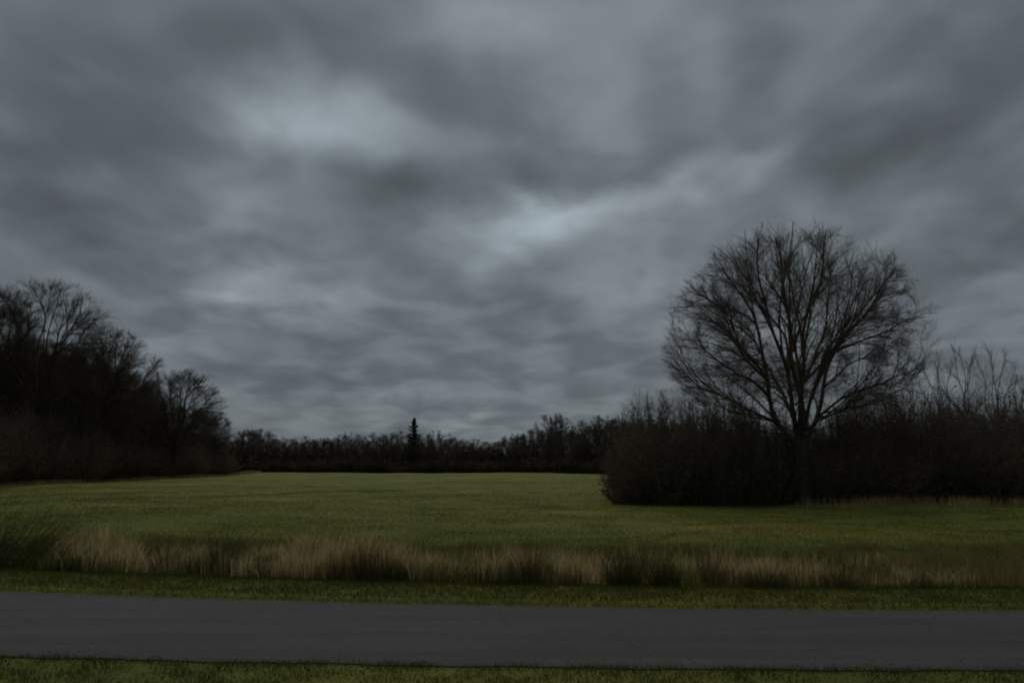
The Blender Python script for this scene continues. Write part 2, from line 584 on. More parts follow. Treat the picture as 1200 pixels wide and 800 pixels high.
# mown field
n = 350000
d = 17.0 * (125.0 / 17.0) ** rng.uniform(0, 1, n)
x = d * rng.uniform(-0.78, 0.78, n)
y = d
keep = (y > curve(VG, x) + 1.2) & (rng.uniform(0, 1, n) > sstep(d, 55, 125))
x, y, d = x[keep], y[keep], d[keep]
n = len(x)
cl = vnoise(x, y, 1.3, 7)
mb = MB()
blades(mb, x, y, rng.uniform(0.05, 0.10, n) * (0.5 + cl) * (1.15 - 0.65 * sstep(d, 30, 115)), 0.007 + d * 0.00042, 0.6, 1)
tag(link('field_grass', mb.mesh('field_grass', M['blade'], False)), 'short olive green grass covering the open meadow', 'grass', kind='stuff')

# straw coloured rough grass in a band behind the verge
tops = np.array([(-40, 0.35), (0, 0.35), (60, 0.45), (95, 0.75), (130, 0.98), (165, 0.85), (190, 0.45), (240, 0.62), (300, 0.62), (350, 0.80), (400, 0.85),
                 (440, 1.0), (480, 0.80), (520, 0.55), (560, 0.62), (610, 0.78), (660, 0.66), (700, 0.85), (750, 0.88), (790, 0.70), (840, 0.78), (900, 0.62),
                 (960, 0.60), (1010, 0.50), (1080, 0.38), (1150, 0.34), (1240, 0.30)])
dens = np.array([(-40, 0.10), (60, 0.25), (95, 0.9), (165, 0.9), (190, 0.35), (240, 0.5), (300, 0.8), (400, 1), (520, 1), (700, 1), (800, 0.8), (900, 0.65), (1000, 0.6), (1080, 0.35), (1240, 0.2)])
n = 92000
x = rng.uniform(-14.5, 16, n)
f = rng.beta(1.1, 1.7, n)
y = curve(VG, x) + 0.1 + f * 3.6
pxx = 600 + FPX * x / y
cl = vnoise(x, y, 0.75, 9)
cl2 = vnoise(x, y, 0.28, 10)
keep = rng.uniform(0, 1, n) < np.interp(pxx, *dens.T) * (0.08 + 1.4 * cl * cl2) * (0.16 + 1.05 * sstep(vnoise(x, y, 0.9, 29), 0.30, 0.62)) * (1 - 0.35 * f)
x, y, pxx, cl, cl2, f = (q[keep] for q in (x, y, pxx, cl, cl2, f))
n = len(x)
h = np.interp(pxx, *tops.T) * (0.38 + 0.42 * cl + 0.45 * cl2 + 0.6 * (vnoise(x, y, 0.8, 23) - 0.4)) * rng.uniform(0.45, 1.15, n) * (1 - 0.25 * f) * 1.0
mb = MB()
blades(mb, x, y, h, rng.uniform(0.008, 0.024, n), 0.40, 2, np.clip(rng.normal(0.50, 0.34, n) + (cl2 - 0.5) * 0.7 - 0.10 * sstep(pxx, 800, 1000), 0, 1))
m = 5200                                                            # flowering stalks standing over the leaves
i = rng.choice(n, m)
blades(mb, x[i] + rng.normal(0, 0.05, m), y[i] + rng.normal(0, 0.05, m), h[i] * rng.uniform(1.0, 1.5, m), rng.uniform(0.005, 0.009, m), 0.16, 2, np.clip(rng.normal(0.6, 0.2, m), 0, 1))
tag(link('dry_grass', mb.mesh('dry_grass', M['straw'], False)), 'tall straw coloured dry grass in a band behind the verge', 'grass', kind='stuff')

# rough green grass mixed through and behind it
n = 110000
x = rng.uniform(-15, 20, n)
f = rng.uniform(0, 1, n)
y = curve(VG, x) + f * 6.5
pxx = 600 + FPX * x / y
cl = vnoise(x, y, 0.9, 13)
right = sstep(pxx, 850, 1150)
keep = rng.uniform(0, 1, n) < (0.25 + 0.9 * cl) * (1 - 0.6 * f + 0.5 * right)
x, y, cl, f, right, pxx = (q[keep] for q in (x, y, cl, f, right, pxx))
n = len(x)
h = rng.uniform(0.18, 0.52, n) * (0.45 + cl) * (1 - 0.45 * f)
mb = MB()
blades(mb, x, y, h, rng.uniform(0.006, 0.016, n), 0.45, 2, np.clip(rng.normal(0.5, 0.28, n) + 0.28 * right + (vnoise(x, y, 0.7, 31) - 0.5) * 0.7, 0, 1))
tag(link('rough_grass', mb.mesh('rough_grass', M['roughgreen'], False)), 'knee high rough green grass growing behind and through the straw', 'grass', kind='stuff')


# ------------------------------------------------------------------ rush tussocks and the broom bush
def clump(name, n, rad, h, wd, lean, mat, drift=(0, 0), thick=None, lo=0.35):
    """upright thin stems fanning out of one root"""
    mb = MB()
    r = rad * np.sqrt(rng.uniform(0, 1, n))
    a = rng.uniform(0, 2 * np.pi, n)
    base = np.stack([r * np.cos(a), r * np.sin(a), np.full(n, -0.03)], -1)
    L = h * rng.uniform(lo, 1.0, n) * (1 - 0.35 * (r / rad) ** 2)
    out = np.stack([np.cos(a) * (r / rad) * lean + rng.normal(0, lean * 0.35, n) + drift[0],
                    np.sin(a) * (r / rad) * lean + rng.normal(0, lean * 0.35, n) + drift[1], np.ones(n)], -1)
    out = unit(out)
    t = np.linspace(0, 1, 5)
    bend = np.stack([out[:, 0], out[:, 1], np.full(n, -0.25)], -1)
    P = base[:, None] + out[:, None] * (L[:, None] * t)[..., None] + bend[:, None] * (L[:, None] * 0.35 * t ** 2.2)[..., None]
    P += rng.normal(0, 0.008, P.shape) * t[None, :, None]
    Rr = wd * rng.uniform(0.7, 1.2, n)[:, None] * (1 - 0.75 * t)[None]
    k0 = mb.nv
    mb.tubes(P, Rr, 3)
    mb.tint[-1] = np.repeat(np.clip(rng.normal(0.45, 0.22, n), 0, 1), 15)
    return mb.mesh(name, mat)


def at_ground(px, py):
    x, y = gnd(px, py)
    return x, y, float(height(x, y))


RUSH = 'dark rush tussocks in the rough grass'
for (px, py, wpx, hpx, n, mt, lab) in [
    (198, 670, 26, 44, 700, 'rush', 'dark green rush tussock beside the pale straw mound'),
    (232, 672, 18, 34, 380, 'rush', 'small dark rush tuft just left of the tall spiky one'),
    (262, 672, 22, 68, 620, 'rush', 'tall narrow spiky dark rush clump taller than all other tussocks'),
    (305, 675, 20, 30, 350, 'rush', 'low dark rush tuft right of the tall spiky clump'),
    (436, 680, 36, 56, 1000, 'rushbrown', 'broad brown tussock with a dark foot in the tallest straw'),
    (462, 682, 26, 34, 520, 'rush', 'low green rush tuft at the foot of the broad brown tussock'),
    (622, 684, 26, 70, 650, 'rushbrown', 'thin brown upright seed stems standing alone in the straw'),
    (672, 687, 22, 24, 320, 'rushbrown', 'small brown tuft between the seed stems and the twin green tussocks'),
    (731, 688, 34, 52, 1000, 'rush', 'larger of two dark green rush tussocks standing side by side'),
    (779, 689, 28, 44, 760, 'rush', 'smaller of two dark green rush tussocks standing side by side'),
    (752, 678, 30, 64, 500, 'rushbrown', 'brown feathery clump between and behind the twin green tussocks'),
    (838, 686, 30, 52, 560, 'rushbrown', 'loose brown clump with upright stems in thinning straw'),
    (897, 690, 50, 26, 820, 'rush', 'wide low dark tussock half buried in the straw'),
    (985, 690, 36, 32, 520, 'rushbrown', 'low reddish brown tuft where the straw thins out'),
    (1075, 690, 40, 22, 480, 'rush', 'flat dark green tuft past the end of the straw'),
]:
    x, y, z = at_ground(px, py)
    m_ = y / FPX
    o = link('rush_tussock', clump('rush_tussock', int(n * 0.42), wpx * m_ * 0.5, hpx * m_ * 1.12, 0.005, 0.32, M[mt]))
    o.location = (x, y, z)
    tag(o, lab, 'tussock', RUSH)

for (px, py, wpx, hpx, n, lab) in [
    (18, 664, 60, 92, 1500, 'large dark green broom bush with whippy stems leaning over the straw'),
    (-52, 664, 60, 100, 1200, 'dark green broom bush cut by the edge behind the leaning one'),
    (76, 668, 30, 46, 600, 'small dark broom bush between the leaning one and the straw mound'),
]:
    x, y, z = at_ground(px, py)
    m_ = y / FPX
    o = link('broom_bush', clump('broom_bush', int(n * 0.24), wpx * m_ * 0.55, hpx * m_ * 1.2, 0.0055, 0.35, M['broom'], drift=(0.5, -0.05)))
    o.location = (x, y, z)
    tag(o, lab, 'bush', 'broom bushes at the road verge')


# ------------------------------------------------------------------ trees
class Env:
    """crown envelope: an ellipsoid with its own upper and lower half"""
    def __init__(self, c, rx, ry, up, dn):
        self.c, self.rx, self.ry, self.up, self.dn = np.array(c, float), rx, ry, up, dn

    def f(self, p):
        q = p - self.c
        z = np.where(q[..., 2] > 0, q[..., 2] / self.up, q[..., 2] / self.dn)
        return np.sqrt((q[..., 0] / self.rx) ** 2 + (q[..., 1] / self.ry) ** 2 + z ** 2)

    def clip(self, s, d, L, slack):
        for k in range(6):
            over = self.f(s + d * L[:, None]) > slack
            L = np.where(over, L * 0.8, L)
        return L


def grow(s, d, L, n, wig, up, g):
    B = len(s)
    P = np.empty((B, n, 3))
    P[:, 0] = s
    for i in range(1, n):
        d = unit(d + g.normal(0, wig, (B, 3)) + np.array([0, 0, up]))
        P[:, i] = P[:, i - 1] + d * (L / (n - 1))[:, None]
    return P


def sprout(P, Rr, m, t0, t1, ang, asd, l0, l1, n, wig, up, outw, env, g, rk, rmin, k=3, slack=1.0, cap=9.0):
    """m children on each branch of P; returns their centre lines and radii"""
    B, np_, _ = P.shape
    Lp = np.linalg.norm(np.diff(P, axis=1), axis=2).sum(1)
    t = (np.arange(m)[None] + g.uniform(0, 1, (B, m))) / m * (t1 - t0) + t0
    u = np.clip(t * (np_ - 1), 0, np_ - 1.001)
    i = u.astype(int)
    fr = (u - i)[..., None]
    bi = np.arange(B)[:, None]
    s = P[bi, i] * (1 - fr) + P[bi, i + 1] * fr
    T = unit(P[bi, i + 1] - P[bi, i])
    r = Rr[bi, i] * (1 - fr[..., 0]) + Rr[bi, i + 1] * fr[..., 0]
    perp = unit(np.cross(T, g.normal(0, 1, T.shape)))
    a = np.radians(g.normal(ang, asd, t.shape))[..., None]
    d = T * np.cos(a) + perp * np.sin(a)
    s, d, r, t = s.reshape(-1, 3), d.reshape(-1, 3), r.ravel(), t.ravel()
    d = unit(d + outw * unit(s - env.c))
    L = np.minimum(np.repeat(Lp, m) * (l0 + (l1 - l0) * t) * g.uniform(0.65, 1.2, len(t)), cap)
    L = env.clip(s, d, L, slack * g.uniform(0.9, 1.06, len(L)))
    ok = L > 0.08
    s, d, r, L = s[ok], d[ok], r[ok], L[ok]
    C = grow(s, d, L, n, wig, up, g)
    r0 = np.maximum(np.minimum(r * 0.72, L * rk), rmin)
    tt = np.linspace(0, 1, n)
    CR = r0[:, None] * (1 - 0.62 * tt)[None]
    return C, CR


def smooth_line(pts, n):
    pts = np.array(pts, float)
    d = np.r_[0, np.cumsum(np.linalg.norm(np.diff(pts, axis=0), axis=1))]
    t = np.linspace(0, d[-1], n)
    out = np.stack([np.interp(t, d, pts[:, i]) for i in range(3)], -1)
    for _ in range(2):
        out[1:-1] = (out[:-2] + 2 * out[1:-1] + out[2:]) / 4
    return out


def build_tree(name, trunk, r_trunk, limbs, env, g, lv, rmin, mats, split=True, boughs=110):
    """trunk: points; limbs: list of (points, base radius). Returns meshes (part name, mesh)."""
    parts = []
    tr = smooth_line(trunk, 10)
    zz = np.linspace(0, 1, 10)
    mb = MB()
    rad = r_trunk * (1 - 0.25 * zz) * (1 + 0.55 * np.exp(-zz * 9))
    mb.tubes(tr[None], rad[None], 10)
    parts.append(('trunk', mb.mesh(name + '_trunk', mats[0])))
    LP, LR = [], []
    for pts, r0 in limbs:
        p = smooth_line(pts, 14)
        L = np.linalg.norm(np.diff(p, axis=0), axis=1).sum()
        q = np.zeros_like(p)
        for f in (2, 3, 5):
            ph = g.uniform(0, 6.28, 3)
            q += np.sin(np.linspace(0, 1, 14)[:, None] * f * 3.1 + ph) * (0.040 * L / f)
        p = p + (q - q[0]) * np.linspace(0, 1, 14)[:, None] ** 0.5
        for _ in range(30):
            if env.f(p[-1]) < 0.93:
                break
            p = p[0] + (p - p[0]) * (1 - 0.02 * np.linspace(0, 1, 14)[:, None])
        if LP and np.linalg.norm(p[0] - tr[-1]) > 0.9:
            old = np.concatenate(LP)
            rad_ = np.concatenate(LR)
            j = int(np.argmin(np.hypot(old[:, 0] - p[0, 0], old[:, 2] - p[0, 2]) + 0.12 * np.abs(old[:, 1])))
            p = p + (old[j] - p[0]) * (1 - np.linspace(0, 1, 14)[:, None]) ** 1.5
            r0 = min(r0, rad_[j] * 0.85)
        LP.append(p)
        LR.append(r0 * (1 - 0.86 * np.linspace(0, 1, 14) ** 0.8) + rmin)
    if split:
        for p, r in zip(LP, LR):
            mb = MB()
            mb.tubes(p[None], r[None], 7)
            parts.append(('limb', mb.mesh(name + '_limb', mats[0])))
    else:
        mb = MB()
        mb.tubes(np.array(LP), np.array(LR), 6)
        parts.append(('limb', mb.mesh(name + '_limb', mats[0])))
    P, Rr = np.array(LP), np.array(LR)
    mb = MB()
    # boughs: each runs from the best placed limb to its own spot under the crown surface
    i = np.arange(boughs)
    zc_ = 1 - (i + 0.5) / boughs * 1.78
    ph = i * 2.39996 + g.uniform(-0.25, 0.25, boughs)
    rr = np.sqrt(1 - np.minimum(zc_ ** 2, 1))
    dirs = np.stack([rr * np.cos(ph), rr * np.sin(ph), zc_], -1)
    q = g.uniform(0.0, 1.0, boughs)[:, None] ** 0.5 * 0.42 + 0.57
    tgt = env.c + dirs * q * np.stack([np.full(boughs, env.rx), np.full(boughs, env.ry), np.where(zc_ > 0, env.up, env.dn)], -1)
    lp = P[:, 2:13].reshape(-1, 3)
    lt = unit((P[:, 3:14] - P[:, 1:12]).reshape(-1, 3))
    lr = Rr[:, 2:13].ravel()
    dv = tgt[:, None] - lp[None]
    dd = np.linalg.norm(dv, axis=2)
    cs = (dv * lt[None]).sum(2) / np.maximum(dd, 1e-6)
    cost = dd * (1 + 1.6 * (1 - cs)) + 0.6 / np.maximum(dd, 0.2)
    used = np.zeros(len(lp))
    best = np.zeros(boughs, int)
    for j in g.permutation(boughs):                       # spread the boughs along the limbs
        best[j] = np.argmin(cost[j] * (1 + 0.45 * used))
        used[best[j]] += 1
    s0, t0_, d0 = lp[best], lt[best], dd[np.arange(boughs), best]
    c0 = s0 + t0_ * (d0 * 0.42)[:, None] + g.normal(0, 0.05, (boughs, 3)) * d0[:, None]
    u = np.linspace(0, 1, 9)[None, :, None]
    BP = s0[:, None] * (1 - u) ** 2 + 2 * c0[:, None] * u * (1 - u) + tgt[:, None] * u ** 2
    BP = BP + np.cumsum(g.normal(0, 0.011, BP.shape), 1) * d0[:, None, None] * u
    r0 = np.maximum(np.minimum(lr[best] * 0.75, d0 * 0.013), rmin * 1.5)
    BR = r0[:, None] * (1 - 0.72 * np.linspace(0, 1, 9))[None]
    mb.tubes(BP, BR, 5)
    # outer ends of the limbs carry twigs as well
    LE = np.stack([np.stack([np.interp(np.linspace(9, 13, 9), np.arange(14), p[:, k]) for k in range(3)], -1) for p in P])
    LER = np.stack([np.interp(np.linspace(9, 13, 9), np.arange(14), r) for r in Rr])
    prev = (np.concatenate([BP, LE]), np.concatenate([BR, LER]))
    for q, (m, t0, t1, ang, asd, l0, l1, n, wig, up, outw, rk, sides, slack) in enumerate(lv):
        C, CR = sprout(prev[0], prev[1], m, t0, t1, ang, asd, l0, l1, n, wig, up, outw, env, g, rk, rmin, slack=slack)
        mb.tubes(C, CR, sides)
        prev = (C, CR)
    parts.append(('crown', mb.mesh(name + '_crown', mats[1])))
    return parts


def plant(name, parts, loc, rotz, sc, label, cat, group=None):
    root = bpy.data.objects.new(name, None)
    root.empty_display_size = 0.5
    col.objects.link(root)
    x, y = loc[:2]
    root.location = (x, y, float(height(x, y)) - 0.05)
    root.rotation_euler = (0, 0, rotz)
    root.scale = sc if hasattr(sc, '__len__') else (sc, sc, sc)
    tag(root, label, cat, group)
    for pn, me in parts:
        link(pn, me, root)
    return root


# ---- the big solitary tree above the hedge: limbs read off the photograph
TX, TY = 17.85, 46.1
SC = TY / FPX / math.cos(R(4))      # metres per pixel at its distance


def bt(px, py, dep=0.0):
    return ((px - 936) * SC, dep, (589 - py) * SC * 1.0)


g = np.random.default_rng(5)
fork = (936, 500)
limb_px = [  # photo points, depth away from the camera at the end, base radius
    ([(934, 524), (914, 503), (905, 474), (902, 440), (899, 405), (886, 350), (866, 296)], 1.0, 0.20),
    ([(904, 472), (886, 457), (867, 446), (841, 431), (806, 408)], -3.0, 0.11),
    ([(896, 440), (882, 422), (867, 390), (849, 349), (822, 318)], 2.5, 0.11),
    ([(935, 522), (927, 488), (915, 450), (905, 420), (896, 390), (888, 345), (878, 285)], -2.5, 0.18),
    ([(918, 455), (923, 430), (924, 401), (912, 367), (902, 325), (896, 276)], 3.4, 0.11),
    ([(937, 520), (940, 480), (938, 442), (933, 409), (929, 371), (924, 315), (919, 270)], 0.4, 0.21),
    ([(941, 462), (946, 440), (949, 409), (955, 371), (965, 315), (974, 270)], -1.6, 0.16),
    ([(946, 445), (962, 428), (975, 400), (990, 350), (1006, 296)], 2.8, 0.12),
    ([(938, 524), (957, 492), (971, 460), (987, 424), (1006, 394), (1032, 360), (1064, 318)], 1.0, 0.17),
    ([(1000, 405), (1020, 395), (1045, 388), (1072, 372)], -2.2, 0.09),
    ([(957, 493), (978, 474), (1005, 458), (1030, 448), (1058, 432)], -2.0, 0.09),
    ([(908, 492), (886, 480), (860, 464), (834, 452), (800, 440)], 2.2, 0.10),
    ([(935, 520), (930, 470), (920, 430), (908, 400), (892, 370), (868, 330)], -6.0, 0.14),
    ([(937, 520), (942, 465), (955, 430), (972, 395), (992, 350)], -6.2, 0.14),
    ([(936, 520), (932, 460), (925, 430), (915, 390), (905, 350)], 6.2, 0.14),
    ([(937, 520), (950, 460), (965, 435), (980, 400), (1010, 350)], 6.0, 0.14),
    ([(950, 452), (975, 420), (1000, 372), (1030, 322)], -3.8, 0.10),
    ([(902, 450), (880, 430), (856, 402), (826, 366)], -4.2, 0.10),
    ([(948, 420), (952, 380), (948, 330), (946, 268)], 3.0, 0.09),
    ([(912, 503), (890, 492), (862, 486), (830, 476), (800, 468)], -2.6, 0.065),
    ([(908, 490), (884, 488), (858, 478), (826, 470), (792, 452)], 3.6, 0.065),
    ([(955, 496), (980, 488), (1006, 480), (1034, 474), (1060, 462)], 2.4, 0.065),
    ([(962, 484), (990, 478), (1018, 470), (1046, 458), (1066, 440)], -4.2, 0.065),
    ([(930, 505), (918, 488), (904, 476), (890, 462)], -6.6, 0.075),
    ([(942, 505), (956, 486), (970, 474), (990, 460)], -6.4, 0.075),
    ([(972, 458), (998, 432), (1030, 414), (1066, 402)], 3.4, 0.08),
]
limbs = []
for pts, dep, r0 in limb_px:
    k = len(pts)
    d0 = 0.0
    limbs.append(([bt(a, b, d0 + dep * (i / (k - 1)) ** 1.2) for i, (a, b) in enumerate(pts)], r0))
env = Env(bt(933, 402, 0), 154 * SC, 7.9, 144 * SC, 112 * SC)
LV_BIG = [
    (8, 0.25, 1.0, 31, 9, 0.42, 0.28, 4, 0.09, 0.04, 0.12, 0.009, 3, 1.0),
    (6, 0.12, 1.0, 32, 11, 0.60, 0.52, 3, 0.10, 0.04, 0.16, 0.008, 3, 1.03),
    (4, 0.12, 1.0, 30, 12, 0.80, 0.70, 2, 0.10, 0.05, 0.20, 0.007, 3, 1.06),
]
parts = build_tree('big_tree', [(0, 0, -0.2), (0.03, 0, 1.5), (0.0, 0, 3.2), bt(936, 516)], 0.46, limbs, env, g, LV_BIG, 0.0040, (M['bark'], M['twig']), boughs=470)
root = plant('bare_tree', parts, (TX, TY), 0, 1.0, 'large leafless tree with a broad domed crown and several stems, rising above the hedge', 'tree')


# ---- generic bare trees (unit: metres at scale 1)
def auto_tree(name, H, rad, fork_h, nl, r_tr, seed, lv, rmin, mats, leanx=0.0, cz=0.60, spread_=1.0, split=False, boughs=110):
    g = np.random.default_rng(seed)
    env = Env((leanx * 0.6, 0, H * cz), rad, rad, H * (1 - cz), H * (cz - fork_h * 0.55 / H))
    trunk = [(0, 0, -0.3), (g.normal(0, .1), g.normal(0, .1), fork_h * 0.5), (leanx * 0.2, 0, fork_h), (leanx * 0.3, 0.1, fork_h * 1.35)]
    limbs = []
    for i in range(nl):
        a = i * 2.399 + g.uniform(-0.4, 0.4)
        q = ((i + 0.5) / nl) ** 0.6 * spread_
        zt = H * (cz + (1 - cz) * math.sqrt(max(0, 1 - q * q)) * 0.97) if q < 0.92 else H * (cz - 0.12 * g.uniform(0, 1))
        e = np.array([math.cos(a) * rad * q * 0.95 + leanx * 0.8, math.sin(a) * rad * q * 0.95, zt])
        h0 = fork_h * g.uniform(0.75, 1.35)
        s = np.array([leanx * 0.25, 0, h0])
        m1 = s + (e - s) * np.array([0.30, 0.30, 0.36]) + g.normal(0, 0.2, 3)
        m2 = s + (e - s) * np.array([0.66, 0.66, 0.72]) + g.normal(0, 0.3, 3)
        limbs.append(([s, m1, m2, e], r_tr * g.uniform(0.35, 0.55)))
    return build_tree(name, trunk, r_tr, limbs, env, g, lv, rmin, mats, split, boughs)


LV_MID = [
    (8, 0.20, 1.0, 34, 11, 0.52, 0.36, 4, 0.11, 0.05, 0.12, 0.010, 3, 1.0),
    (6, 0.12, 1.0, 34, 12, 0.60, 0.50, 3, 0.11, 0.05, 0.16, 0.009, 3, 1.04),
    (3, 0.10, 1.0, 32, 12, 0.85, 0.72, 2, 0.12, 0.05, 0.18, 0.008, 3, 1.07),
]
LV_FAR = [
    (8, 0.12, 1.0, 38, 13, 0.55, 0.40, 3, 0.13, 0.06, 0.14, 0.012, 3, 1.0),
    (6, 0.12, 1.0, 36, 13, 0.70, 0.60, 2, 0.13, 0.06, 0.16, 0.010, 3, 1.06),
]
LV_SAP = [
    (6, 0.10, 1.0, 32, 12, 0.50, 0.40, 4, 0.12, 0.09, 0.06, 0.010, 3, 1.05),
    (4, 0.15, 1.0, 30, 12, 0.70, 0.55, 2, 0.12, 0.08, 0.08, 0.009, 3, 1.1),
]
BT = (M['bark'], M['twig'])
FT = (M['fartwig'], M['fartwig'])
FT = (M['fartwig'], M['fartwig'])
MID = [auto_tree('wood_tree', 20, 7.6, 5.0, 13, 0.40, 21, LV_MID, 0.0075, FT, boughs=150),
       auto_tree('wood_tree', 18, 6.2, 4.0, 12, 0.34, 22, LV_MID, 0.0075, FT, boughs=150, leanx=1.6),
       auto_tree('wood_tree', 15, 5.8, 2.6, 12, 0.30, 23, LV_MID, 0.0075, FT, boughs=150, leanx=0.8)]
FAR = [auto_tree('far_tree', 10, 3.8, 2.0, 9, 0.20, 31, LV_FAR, 0.011, FT, boughs=60),
       auto_tree('far_tree', 11, 3.2, 2.6, 8, 0.20, 32, LV_FAR, 0.011, FT, boughs=60, leanx=0.4),
       auto_tree('far_tree', 9, 4.2, 1.6, 9, 0.18, 33, LV_FAR, 0.011, FT, boughs=60, cz=0.52),
       auto_tree('far_tree', 12, 3.9, 2.4, 9, 0.22, 34, LV_FAR, 0.011, FT, boughs=60, cz=0.64)]
SAP = [auto_tree('sapling', 8.0, 1.7, 1.6, 6, 0.085, 41, LV_SAP, 0.0055, BT, boughs=26, cz=0.55),
       auto_tree('sapling', 8.5, 2.3, 2.4, 6, 0.10, 42, LV_SAP, 0.0055, BT, boughs=26, cz=0.62),
       auto_tree('sapling', 7.0, 1.4, 1.2, 5, 0.07, 43, LV_SAP, 0.0055, BT, boughs=26, cz=0.5)]


# ---- scrub bushes: a thicket of stems with withered leaves
def bush(name, H, rad, seed, ns, nleaf, leaf, rmin, mat, twm):
    g = np.random.default_rng(seed)
    env = Env((0, 0, H * 0.38), rad, rad, H * 0.62, H * 0.42)
    a = g.uniform(0, 2 * np.pi, ns)
    r = rad * 0.45 * np.sqrt(g.uniform(0, 1, ns))
    s = np.stack([r * np.cos(a), r * np.sin(a), np.full(ns, -0.15)], -1)
    sp = g.uniform(0.15, 1.0, ns)
    d = unit(np.stack([np.cos(a) * sp, np.sin(a) * sp, np.ones(ns)], -1))
    L = env.clip(s, d, np.full(ns, H * 1.1) * g.uniform(0.7, 1.0, ns), 1.0)
    P = grow(s, d, L, 7, 0.10, 0.02, g)
    tt = np.linspace(0, 1, 7)
    Rr = (0.012 + 0.030 * g.uniform(0, 1, ns) ** 2)[:, None] * (1 - 0.75 * tt)[None] + rmin
    mb = MB()
    mb.tubes(P, Rr, 4)
    st = mb.mesh(name + '_stem', twm)
    mb = MB()
    C1, R1 = sprout(P, Rr, 9, 0.1, 1.0, 42, 15, 0.36, 0.22, 4, 0.15, 0.04, 0.10, env, g, 0.010, rmin, slack=1.0)
    mb.tubes(C1, R1, 3)
    C2, R2 = sprout(C1, R1, 6, 0.1, 1.0, 42, 15, 0.55, 0.45, 3, 0.15, 0.04, 0.10, env, g, 0.010, rmin, slack=1.04)
    mb.tubes(C2, R2, 3)
    # leaves along the twigs, thicker low down
    Q = np.concatenate([C1.reshape(-1, 3), C2.reshape(-1, 3)])
    wgt = np.clip(1.0 - Q[:, 2] / H, 0.01, 1) ** 1.8
    pick = g.choice(len(Q), nleaf, p=wgt / wgt.sum())
    c = Q[pick] + g.normal(0, 0.07, (nleaf, 3))
    u = unit(g.normal(0, 1, (nleaf, 3)))
    v = unit(np.cross(u, g.normal(0, 1, (nleaf, 3))))
    sz = (leaf * g.uniform(0.6, 1.3, nleaf))[:, None]
    quad = np.stack([c - u * sz, c + v * sz * 0.5, c + u * sz, c - v * sz * 0.5], 1)
    lf = MB()
    lf.add(quad, np.arange(nleaf * 4).reshape(-1, 4), np.repeat(np.clip(g.normal(0.45, 0.22, nleaf), 0, 1), 4))
    return [('stem', st), ('twig', mb.mesh(name + '_twig', twm)), ('foliage', lf.mesh(name + '_foliage', mat, False))]


BUSH = [bush('scrub_bush', 5.2, 2.7, 51, 80, 9000, 0.055, 0.005, M['scrub'], M['twig']),
        bush('scrub_bush', 4.4, 2.9, 52, 80, 9000, 0.055, 0.005, M['scrub'], M['twig']),
        bush('scrub_bush', 6.0, 2.4, 53, 80, 8000, 0.055, 0.005, M['scrub'], M['twig'])]
YBUSH = bush('yellow_bush', 3.4, 1.7, 54, 40, 5000, 0.06, 0.005, M['yellow'], M['twig'])
FBUSH = [bush('thicket_bush', 5.0, 3.4, 55, 44, 3600, 0.16, 0.012, M['scrub'], M['fartwig']),
         bush('thicket_bush', 6.0, 3.0, 56, 44, 3600, 0.16, 0.012, M['scrub'], M['fartwig'])]


def px_at(px, Yd):
    return (px - 600) / FPX * Yd * math.cos(PITCH) * 1.013, Yd


# ---- right hedge: three rows of scrub under the big tree, left end at the open field
HB = 'leafless scrub bushes in the hedge under the big tree'
HL = 'dense dark scrub bush in the unbroken hedge under the big bare tree'
top_px = np.array([(712, 505), (735, 488), (765, 474), (800, 474), (850, 472), (900, 470), (950, 470), (1000, 472), (1050, 474), (1090, 472), (1130, 468), (1170, 472), (1220, 466), (1320, 460)])
gg = np.random.default_rng(77)
for row, (yd, step, sc) in enumerate([(48.2, 38, 0.86), (50.5, 36, 1.0), (54.0, 46, 1.0), (58.5, 54, 1.08)]):
    for k, px in enumerate(np.arange(737 + 7 * row, 1290, step)):
        px = px + gg.uniform(-7, 7) * (k > 0)
        if row == 0 and abs(px - 936) < 24:
            continue
        yy = yd + gg.uniform(-0.6, 0.6) - (px - 712) * 0.006
        i = int(gg.integers(0, 3))
        Hm = (5.2, 4.4, 6.0)[i]
        x, y = px_at(px, yy)
        want = CAM_H + y * math.tan(PITCH + math.atan((400 - np.interp(px, *top_px.T)) / FPX))
        s = want / Hm * (0.95, 1.16, 1.2, 1.22)[row] * gg.choice([0.62, 0.78, 0.9, 1.0, 1.08, 1.2] if row == 0 else [0.82, 0.9, 0.96, 1.0, 1.06, 1.14])
        plant('scrub_bush', BUSH[i], (x, y), gg.uniform(0, 6.28), (0.9 * (1 + 0.1 * row), 0.9, s), HL, 'bush', HB)
x, y = px_at(1047, 46.6)
plant('yellowing_bush', YBUSH, (x, y), 0.4, (1, 1, 1.0), 'yellowish olive bush standing out of the dark hedge', 'bush')

SG = 'bare saplings rising out of the hedge'
for (px, yd, top, i, rz, lab) in [
    (752, 51, 458, 0, 0.3, 'thin bare sapling at the open end of the hedge'),
    (776, 52, 452, 2, 1.9, 'thin bare sapling next to the big tree, on its field side'),
    (735, 53, 470, 2, 4.0, 'short bare sapling nearest the open end of the hedge'),
    (1066, 54, 436, 2, 2.2, 'short thin sapling just beyond the reach of the big crown'),
    (1102, 55, 412, 1, 0.0, 'slender many stemmed sapling right of the big tree'),
    (1130, 54, 396, 1, 1.4, 'tallest forked sapling right of the big tree, with open spreading twigs'),
    (1166, 55, 398, 1, 3.1, 'bare sapling with wide forked top at the far end of the hedge'),
    (1205, 55, 430, 0, 5.0, 'bare sapling last along the hedge'),
]:
    x, y = px_at(px, yd)
    want = CAM_H + y * math.tan(PITCH + math.atan((400 - top) / FPX))
    Hm = (8.0, 8.5, 7.0)[i]
    plant('bare_sapling', SAP[i], (x, y), rz, (1.0, 1.0, want / Hm), lab, 'sapling', SG)

